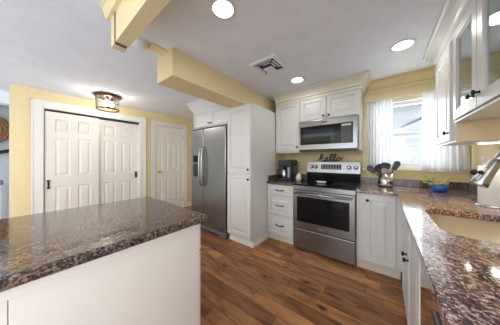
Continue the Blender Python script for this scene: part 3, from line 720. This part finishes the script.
# small cream jar
t = thing('ceramic_jar', 'small cream ceramic jar between coffee maker and range', 'jar', (-1.075, 2.66, .914))
mesh_obj('pot', L((-1.075, 2.66, .9145), [(0, 0), (.028, 0), (.044, .025), (.048, .055), (.040, .085), (.03, .095), (0, .095)]), M_CREAM, t, True)
mesh_obj('lid', L((-1.075, 2.66, 1.009), [(.033, 0), (.033, .006), (.02, .016), (.008, .02), (.011, .032), (0, .038)]), M_CREAM, t, True)
# spoon rest
t = thing('spoon_rest', 'white ceramic spoon rest in the middle of the black cooktop', 'spoon rest', (-.72, 2.62, .918))
bm = bmesh.new(); rs = []
for k, z in ((1.0, .022), (.93, .024), (.75, .008), (.0, .006)):
    rs.append([bm.verts.new((-.715+(.072*k)*math.cos(2*PI*i/28), 2.60+(.045*k)*math.sin(2*PI*i/28), .9185+z)) for i in range(28)])
bo = [bm.verts.new((-.715+.05*math.cos(2*PI*i/28), 2.60+.03*math.sin(2*PI*i/28), .9185)) for i in range(28)]
rs = [bo]+rs
for p, q in zip(rs, rs[1:]):
    for i in range(28): bm.faces.new([p[i], p[(i+1) % 28], q[(i+1) % 28], q[i]])
bm.faces.new(bo[::-1]); bmesh.ops.remove_doubles(bm, verts=bm.verts, dist=1e-5)
mesh_obj('dish', bm, M_PLW, t, True)
mesh_obj('handle_rest', B((-.735, -.695, 2.545, 2.562, .924, .938)), M_PLW, t, bev=.004)
# hello sign
t = thing('hello_sign', 'black wire word sign reading hello standing on the range backguard', 'sign', (-.68, 2.93, 1.2225))
hx, hz, sx, sz = -.835, 1.242, .245, .105
word = [(-.1, .05), (.04, .40), (.16, .75), (.22, 1.0), (.16, 1.1), (.09, .95), (.06, .4), (.05, 0), (.08, .28), (.18, .48), (.26, .42), (.26, .12), (.33, .0), (.43, .14), (.55, .36), (.52, .5), (.43, .44), (.40, .2), (.47, .02), (.60, .06),
        (.72, .45), (.80, .85), (.78, 1.05), (.70, .95), (.67, .3), (.72, .02), (.82, .08), (.93, .45), (1.01, .85), (.99, 1.05), (.91, .95), (.88, .3), (.93, .02), (1.03, .12), (1.10, .40), (1.20, .50), (1.13, .47), (1.06, .28), (1.10, .03), (1.22, .03), (1.30, .26), (1.24, .47), (1.17, .44), (1.28, .36), (1.44, .46)]
pts = spline([(hx+a*sx, 2.93+(.004 if i % 2 else -.004), hz+b*sz*.88) for i, (a, b) in enumerate(word)], 6)
mesh_obj('lettering', TB(pts, .0065, 8), M_BLACK, t, True)
mesh_obj('base', B((-.80, -.56, 2.905, 2.95, 1.2225, 1.236)), M_BLACK, t, bev=.002)
for x in (-.76, -.62): mesh_obj('stem', B((x, x+.005, 2.928, 2.932, 1.236, 1.25)), M_BLACK, t)
# utensil crock and utensils
ux, uy, uz = .015, 2.76, .9145
t = thing('utensil_crock', 'round stainless crock of cooking utensils below the window', 'crock', (ux, uy, uz))
mesh_obj('pot', L((ux, uy, uz), [(0, .012), (.072, .012), (.074, .016), (.074, .17), (.071, .17), (.070, .02), (0, .02)], n=40), mat('polished_steel', (.72, .70, .67), .16, 1.0, var=.01), t, True)
mesh_obj('foot_band', L((ux, uy, uz), [(0, 0), (.076, 0), (.076, .014), (0, .014)], n=40), M_BLACK, t)
mesh_obj('rim', L((ux, uy, uz), [(.0755, .166), (.0765, .170), (.0755, .174), (.069, .174), (.069, .166)], n=40, cap=False), M_CHROME, t, True)
def blade(bm, c, ax, up, ln, w, th, bowl=0.0, taper=.6):
    """flat or dished head along ax"""
    c = Vector(c); ax = Vector(ax).normalized(); up = Vector(up); up = (up-ax*up.dot(ax)).normalized(); sd = ax.cross(up)
    n, k = 8, 8; top = []; bot = []
    for i in range(n+1):
        s = i/n; hw = w/2*min(1, (taper+(1-taper)*s))*math.sqrt(max(.04, 1-max(0, (s-.55)/.45)**2)); rt = []; rb = []
        for j in range(k+1):
            q = -1+2*j/k; dz = -bowl*(1-q*q)*math.sin(PI*min(1, s*1.0+.05))
            p = c+ax*(ln*s)+sd*(hw*q)+up*dz
            rt.append(bm.verts.new(p+up*th/2)); rb.append(bm.verts.new(p-up*th/2))
        top.append(rt); bot.append(rb)
    for i in range(n):
        for j in range(k):
            bm.faces.new([top[i][j], top[i][j+1], top[i+1][j+1], top[i+1][j]]); bm.faces.new([bot[i][j], bot[i+1][j], bot[i+1][j+1], bot[i][j+1]])
        for j in (0, k): bm.faces.new([top[i][j], top[i+1][j], bot[i+1][j], bot[i][j]])
    for i in (0, n):
        for j in range(k): bm.faces.new([top[i][j], bot[i][j], bot[i][j+1], top[i][j+1]])
view = Vector((-.1, -.9, .35))
def utensil(name, label, foot, tip, hln, hw, bowl, m, mh, hup=view, cat='utensil'):
    f = Vector((ux, uy, uz+.024))+Vector(foot); e = Vector((ux, uy, uz))+Vector(tip)
    t = thing(name, label, cat, tuple(f), 'utensils in the steel crock')
    d = (e-f).normalized()
    mesh_obj('handle', TB([f, f+(e-f)*.5, e], [.006, .0065, .005], 10), mh, t, True)
    bm = bmesh.new(); blade(bm, e-d*.012, d, hup, hln, hw, .005, bowl); mesh_obj('head', bm, m, t, True)
utensil('slotted_turner', 'gray-headed turner leaning furthest left in the steel crock', (.035, -.02, 0), (-.115, -.045, .185), .11, .085, .0, M_SLATE, M_BLACK)
utensil('cooking_spoon', 'dark cooking spoon leaning left in front, second from left in the crock', (.02, -.045, 0), (-.055, -.055, .185), .10, .08, .012, M_BLACK, M_BLACK)
utensil('pasta_fork', 'black upright pasta fork behind the taupe spatula in the crock', (-.01, .04, 0), (-.05, .035, .215), .085, .06, .01, M_BLACK, M_BLACK)
utensil('silicone_spatula', 'short taupe spatula at the front of the steel crock', (.04, -.02, 0), (.004, -.062, .165), .085, .085, .01, M_TAUPE, M_TAUPE, Vector((-.3, -.9, .6)))
utensil('ladle', 'black wide-headed ladle in the middle of the steel crock', (-.03, .02, 0), (.0, .012, .235), .08, .13, .025, M_SLATE, M_BLACK, Vector((-.1, -.6, .8)))
utensil('serving_spoon', 'gray oval spoon leaning furthest right in the steel crock', (-.005, 0, 0), (.085, .0, .225), .12, .08, .015, M_SLATE, M_BLACK)
# flower bowl
bx, by = .46, 2.66
t = thing('flower_bowl', 'cobalt blue glass bowl on the counter below the window', 'bowl', (bx, by, .9145))
mesh_obj('bowl', L((bx, by, .9145), [(0, 0), (.04, 0), (.062, .014), (.077, .042), (.074, .066), (.058, .084), (.052, .082), (.066, .064), (.069, .045), (.056, .02), (0, .012)], n=40), M_BLUE, t, True)
t = thing('flower_sprigs', 'yellow-green flower sprigs spilling from the blue bowl', 'flowers', (bx, by, .94))
for k in range(14):
    a = 2*PI*k/14+random.uniform(-.2, .2); r = random.uniform(.05, .15); hgt = random.uniform(.075, .155)
    s = mesh_obj('stem', TB(spline([(bx+.015*math.cos(a), by+.015*math.sin(a), .935), (bx+.04*math.cos(a), by+.04*math.sin(a), .99), (bx+r*math.cos(a), by+r*math.sin(a), .92+hgt)], 4), .0022, 6), M_LEAF, t)
    bm = bmesh.new(); bl = bmesh.new()
    for j in range(5):
        q = .35+.65*j/4; c = Vector((bx+r*q*math.cos(a), by+r*q*math.sin(a), .95+(hgt-.03)*q))
        blade(bm, c, (random.uniform(-1, 1), random.uniform(-1, 1), random.uniform(-.1, .8)), (0, 0, 1), random.uniform(.025, .04), .014, .001, .003, .5)
        lathe(bl, c+Vector((random.uniform(-.012, .012), random.uniform(-.012, .012), .01)), [(0, 0), (.006, .003), (.008, .008), (.004, .013), (0, .014)], n=8)
    mesh_obj('leaves', bm, M_LEAF, s); mesh_obj('blossoms', bl, M_LEAF2, s)
# faucet
t = thing('kitchen_faucet', 'brushed nickel pull-down faucet arching over the sink', 'faucet', (.655, 1.45, .914))
mesh_obj('base', L((.655, 1.45, .9145), [(.032, 0), (.032, .01), (.024, .016), (.022, .12), (.018, .13)], n=28), M_CHROME, t, True)
pts = spline([(.655, 1.45, 1.03), (.655, 1.45, 1.20), (.64, 1.45, 1.275), (.59, 1.45, 1.318), (.53, 1.45, 1.318), (.475, 1.448, 1.285), (.44, 1.445, 1.23)], 6)
mesh_obj('spout', TB(pts, .017, 16), M_CHROME, t, True)
ha = Vector((-.45, -.04, -.95)).normalized()
sh = mesh_obj('spray_head', L((.445, 1.445, 1.238), [(.018, -.015), (.021, 0), (.024, .05), (.029, .10), (.033, .128), (.031, .133), (0, .133)], ha, 28), M_CHROME, t, True)
mesh_obj('spray_button', L(Vector((.445, 1.445, 1.238))+ha*.07+Vector((-.022, -.018, .012)), [(0, 0), (.010, 0), (.009, .006), (0, .007)], (-.8, -.5, .3), 16), M_BLACK, sh)
mesh_obj('lever', TB([(.655, 1.43, 1.0), (.655, 1.395, 1.01), (.64, 1.34, 1.06)], [.012, .009, .007], 12), M_CHROME, t, True)
# paper towel holder
qx, qy = .63, 2.07
t = thing('paper_towel_holder', 'metal paper towel stand in the corner behind the faucet', 'paper towel holder', (qx, qy, .914))
mesh_obj('base_plate', L((qx, qy, .9145), [(0, 0), (.088, 0), (.088, .006), (.078, .012), (0, .013)], n=40), M_CHROME, t, True)
mesh_obj('post', L((qx, qy, .9275), [(.008, 0), (.008, .30), (.014, .305), (.014, .318), (0, .322)], n=16), M_CHROME, t, True)
t = thing('paper_towel_roll', 'white paper towel roll on the stand behind the faucet', 'paper towels', (qx, qy, .928))
mesh_obj('roll', L((qx, qy, .928), [(.02, 0), (.07, 0), (.072, .003), (.072, .275), (.07, .278), (.02, .278), (.02, 0)], n=48, cap=False), M_PAPER, t, True)
# outlets and switch on the right wall
def plate(y, z, label, n=1):
    F = fxm(WX); t = thing('wall_outlet', label, 'outlet', (WX, y, z))
    mesh_obj('cover_plate', FB(F, (-y-.038*n, -y+.038*n, z-.06, z+.06, .0, .006)), M_PLW, t, bev=.002)
    for dz in (-.022, .022): mesh_obj('socket', FB(F, (-y-.016, -y+.016, z+dz-.014, z+dz+.014, .006, .008)), M_CREAM, t, bev=.002)
plate(2.66, 1.22, 'white wall outlet on the yellow right wall above the backsplash')
t = thing('night_light', 'small black plug on the right wall next to the white outlet', 'plug', (WX, 2.70, 1.12))
mesh_obj('body', B((WX-.05, WX-.001, 2.72, 2.77, 1.10, 1.155)), M_BLACK, t, bev=.008)
mesh_obj('prong_base', B((WX-.058, WX-.05, 2.732, 2.758, 1.115, 1.14)), M_BLACK, t)
# curtains
def curtain(x0, x1, y, z0, z1, folds, flare, label):
    bm = bmesh.new(); nx, nz = 90, 24; g = []
    for j in range(nz+1):
        s = j/nz; row = []
        for i in range(nx+1):
            q = i/nx
            xx = x0+(x1-x0)*q+flare*(1-s)*(q-.35)
            am = .006+.012*(1-s)
            row.append(bm.verts.new((xx, y-.012+am*math.sin(q*folds*2*PI+.9*math.sin(5*q)+.5*s)-.004*math.sin(9*q+3*s), z0+(z1-z0)*s)))
        g.append(row)
    for j in range(nz):
        for i in range(nx): bm.faces.new([g[j][i], g[j][i+1], g[j+1][i+1], g[j+1][i]])
    o = mesh_obj('curtain', bm, M_SHEER, None, True); s = o.modifiers.new('solid', 'SOLIDIFY'); s.thickness = .0012
    tag(o, label, 'curtain', 'sheer window curtains'); return o
curtain(-.185, .092, WY-.072, 1.155, 2.055, 8, .0, 'sheer white curtain on the left half of the window')
curtain(.362, .715, WY-.072, 1.125, 2.055, 8, .02, 'sheer white curtain on the right half of the window beside the wall cabinet')
t = thing('curtain_rod', 'thin white curtain rod across the top of the window', 'curtain rod', (.25, WY-.07, 2.06))
bm = TB([(-.20, WY-.078, 2.058), (.735, WY-.078, 2.058)], .005, 10)
mesh_obj('rod', bm, M_PLW, t, True)
for x in (-.195, .73): mesh_obj('bracket', B((x-.008, x+.008, WY-.078, WY-.02, 2.05, 2.066)), M_PLW, t)

# ---------------------------------------------------------------- hall at far left
t = thing('woven_wall_basket', 'woven brown basket hung on the blue-gray hall wall', 'basket', (-5.17, -.45, 1.7))
bm = bmesh.new()
for k in range(7):
    r = .035+.035*k; tube(bm, [(-5.17+.012*k, -.44+r*math.cos(2*PI*i/24), 1.76+r*math.sin(2*PI*i/24)) for i in range(25)], .018, 8)
mesh_obj('coils', bm, M_WICKER, t)
mesh_obj('back', L((-5.195, -.44, 1.76), [(0, 0), (.25, 0), (.25, .012), (0, .012)], (1, 0, 0)), M_WICKER, t)
t = thing('stair_handrail', 'dark wooden handrail on the blue-gray hall wall', 'handrail', (-5.13, -.5, 1.3))
mesh_obj('rail', TB([(-5.13, -1.1, 1.12), (-5.13, -.17, 1.42)], .028, 12), M_RAIL, t, True)
mesh_obj('bracket', TB([(-5.2, -.5, 1.26), (-5.14, -.5, 1.27), (-5.13, -.5, 1.30)], .008, 8), M_KNOB, t, True)
t = thing('stair_post', 'white post at the foot of the hall stairs', 'post', (-4.75, -.28, 0))
mesh_obj('shaft', B((-4.80, -4.72, -.34, -.26, 0, .86)), M_PLW, t, bev=.004)
mesh_obj('cap', B((-4.82, -4.70, -.36, -.24, .86, .93)), M_GRAYP, t, bev=.01)

# ---------------------------------------------------------------- outside the window
struct('ground', B((-8, 10, WY+.15, 16, -.5, -.4)), M_LAWN)
t = thing('neighbor_house', 'pale sided house outside the window', 'house', (1.2, 9, -.4))
bm = bmesh.new()
for k in range(34): 
    z = -.4+k*.2
    box(bm, -3.0, 4.2, 9.0+.015*(k % 2), 9.4, z, z+.2)
mesh_obj('siding', bm, M_SIDING, t)
bm = bmesh.new(); a = [bm.verts.new(p) for p in ((-3.6, 8.6, 3.9), (-3.6, 8.6, 4.05), (4.8, 8.6, 3.2), (4.8, 8.6, 3.05))]; b = [bm.verts.new(v.co+Vector((0, 1, 0))) for v in a]
for i in range(4): bm.faces.new([a[i], a[(i+1) % 4], b[(i+1) % 4], b[i]])
bm.faces.new(a); bm.faces.new(b[::-1]); mesh_obj('roof_edge', bm, M_LAV, t)
w = mesh_obj('window', B((-.2, 1.6, 8.97, 9.0, .3, 1.1)), M_PLW, t); mesh_obj('pane', B((-.1, 1.5, 8.96, 8.97, .4, 1.0)), M_LAV, w)
t = thing('patio_awning', 'lavender-gray awning outside the upper window pane', 'awning', (.5, 5, 1.8))
bm = bmesh.new(); a = [bm.verts.new(p) for p in ((.30, 5.2, 1.98), (.72, 5.2, 2.22), (.86, 5.5, 2.24), (.40, 5.5, 2.10))]; b = [bm.verts.new(v.co+Vector((0, 0, .02))) for v in a]
for i in range(4): bm.faces.new([a[i], a[(i+1) % 4], b[(i+1) % 4], b[i]])
bm.faces.new(a); bm.faces.new(b[::-1]); mesh_obj('canvas', bm, M_LAV, t)
mesh_obj('pole', TB([(.80, 5.45, -.4), (.80, 5.45, 2.235)], .02, 8), M_PLW, t)
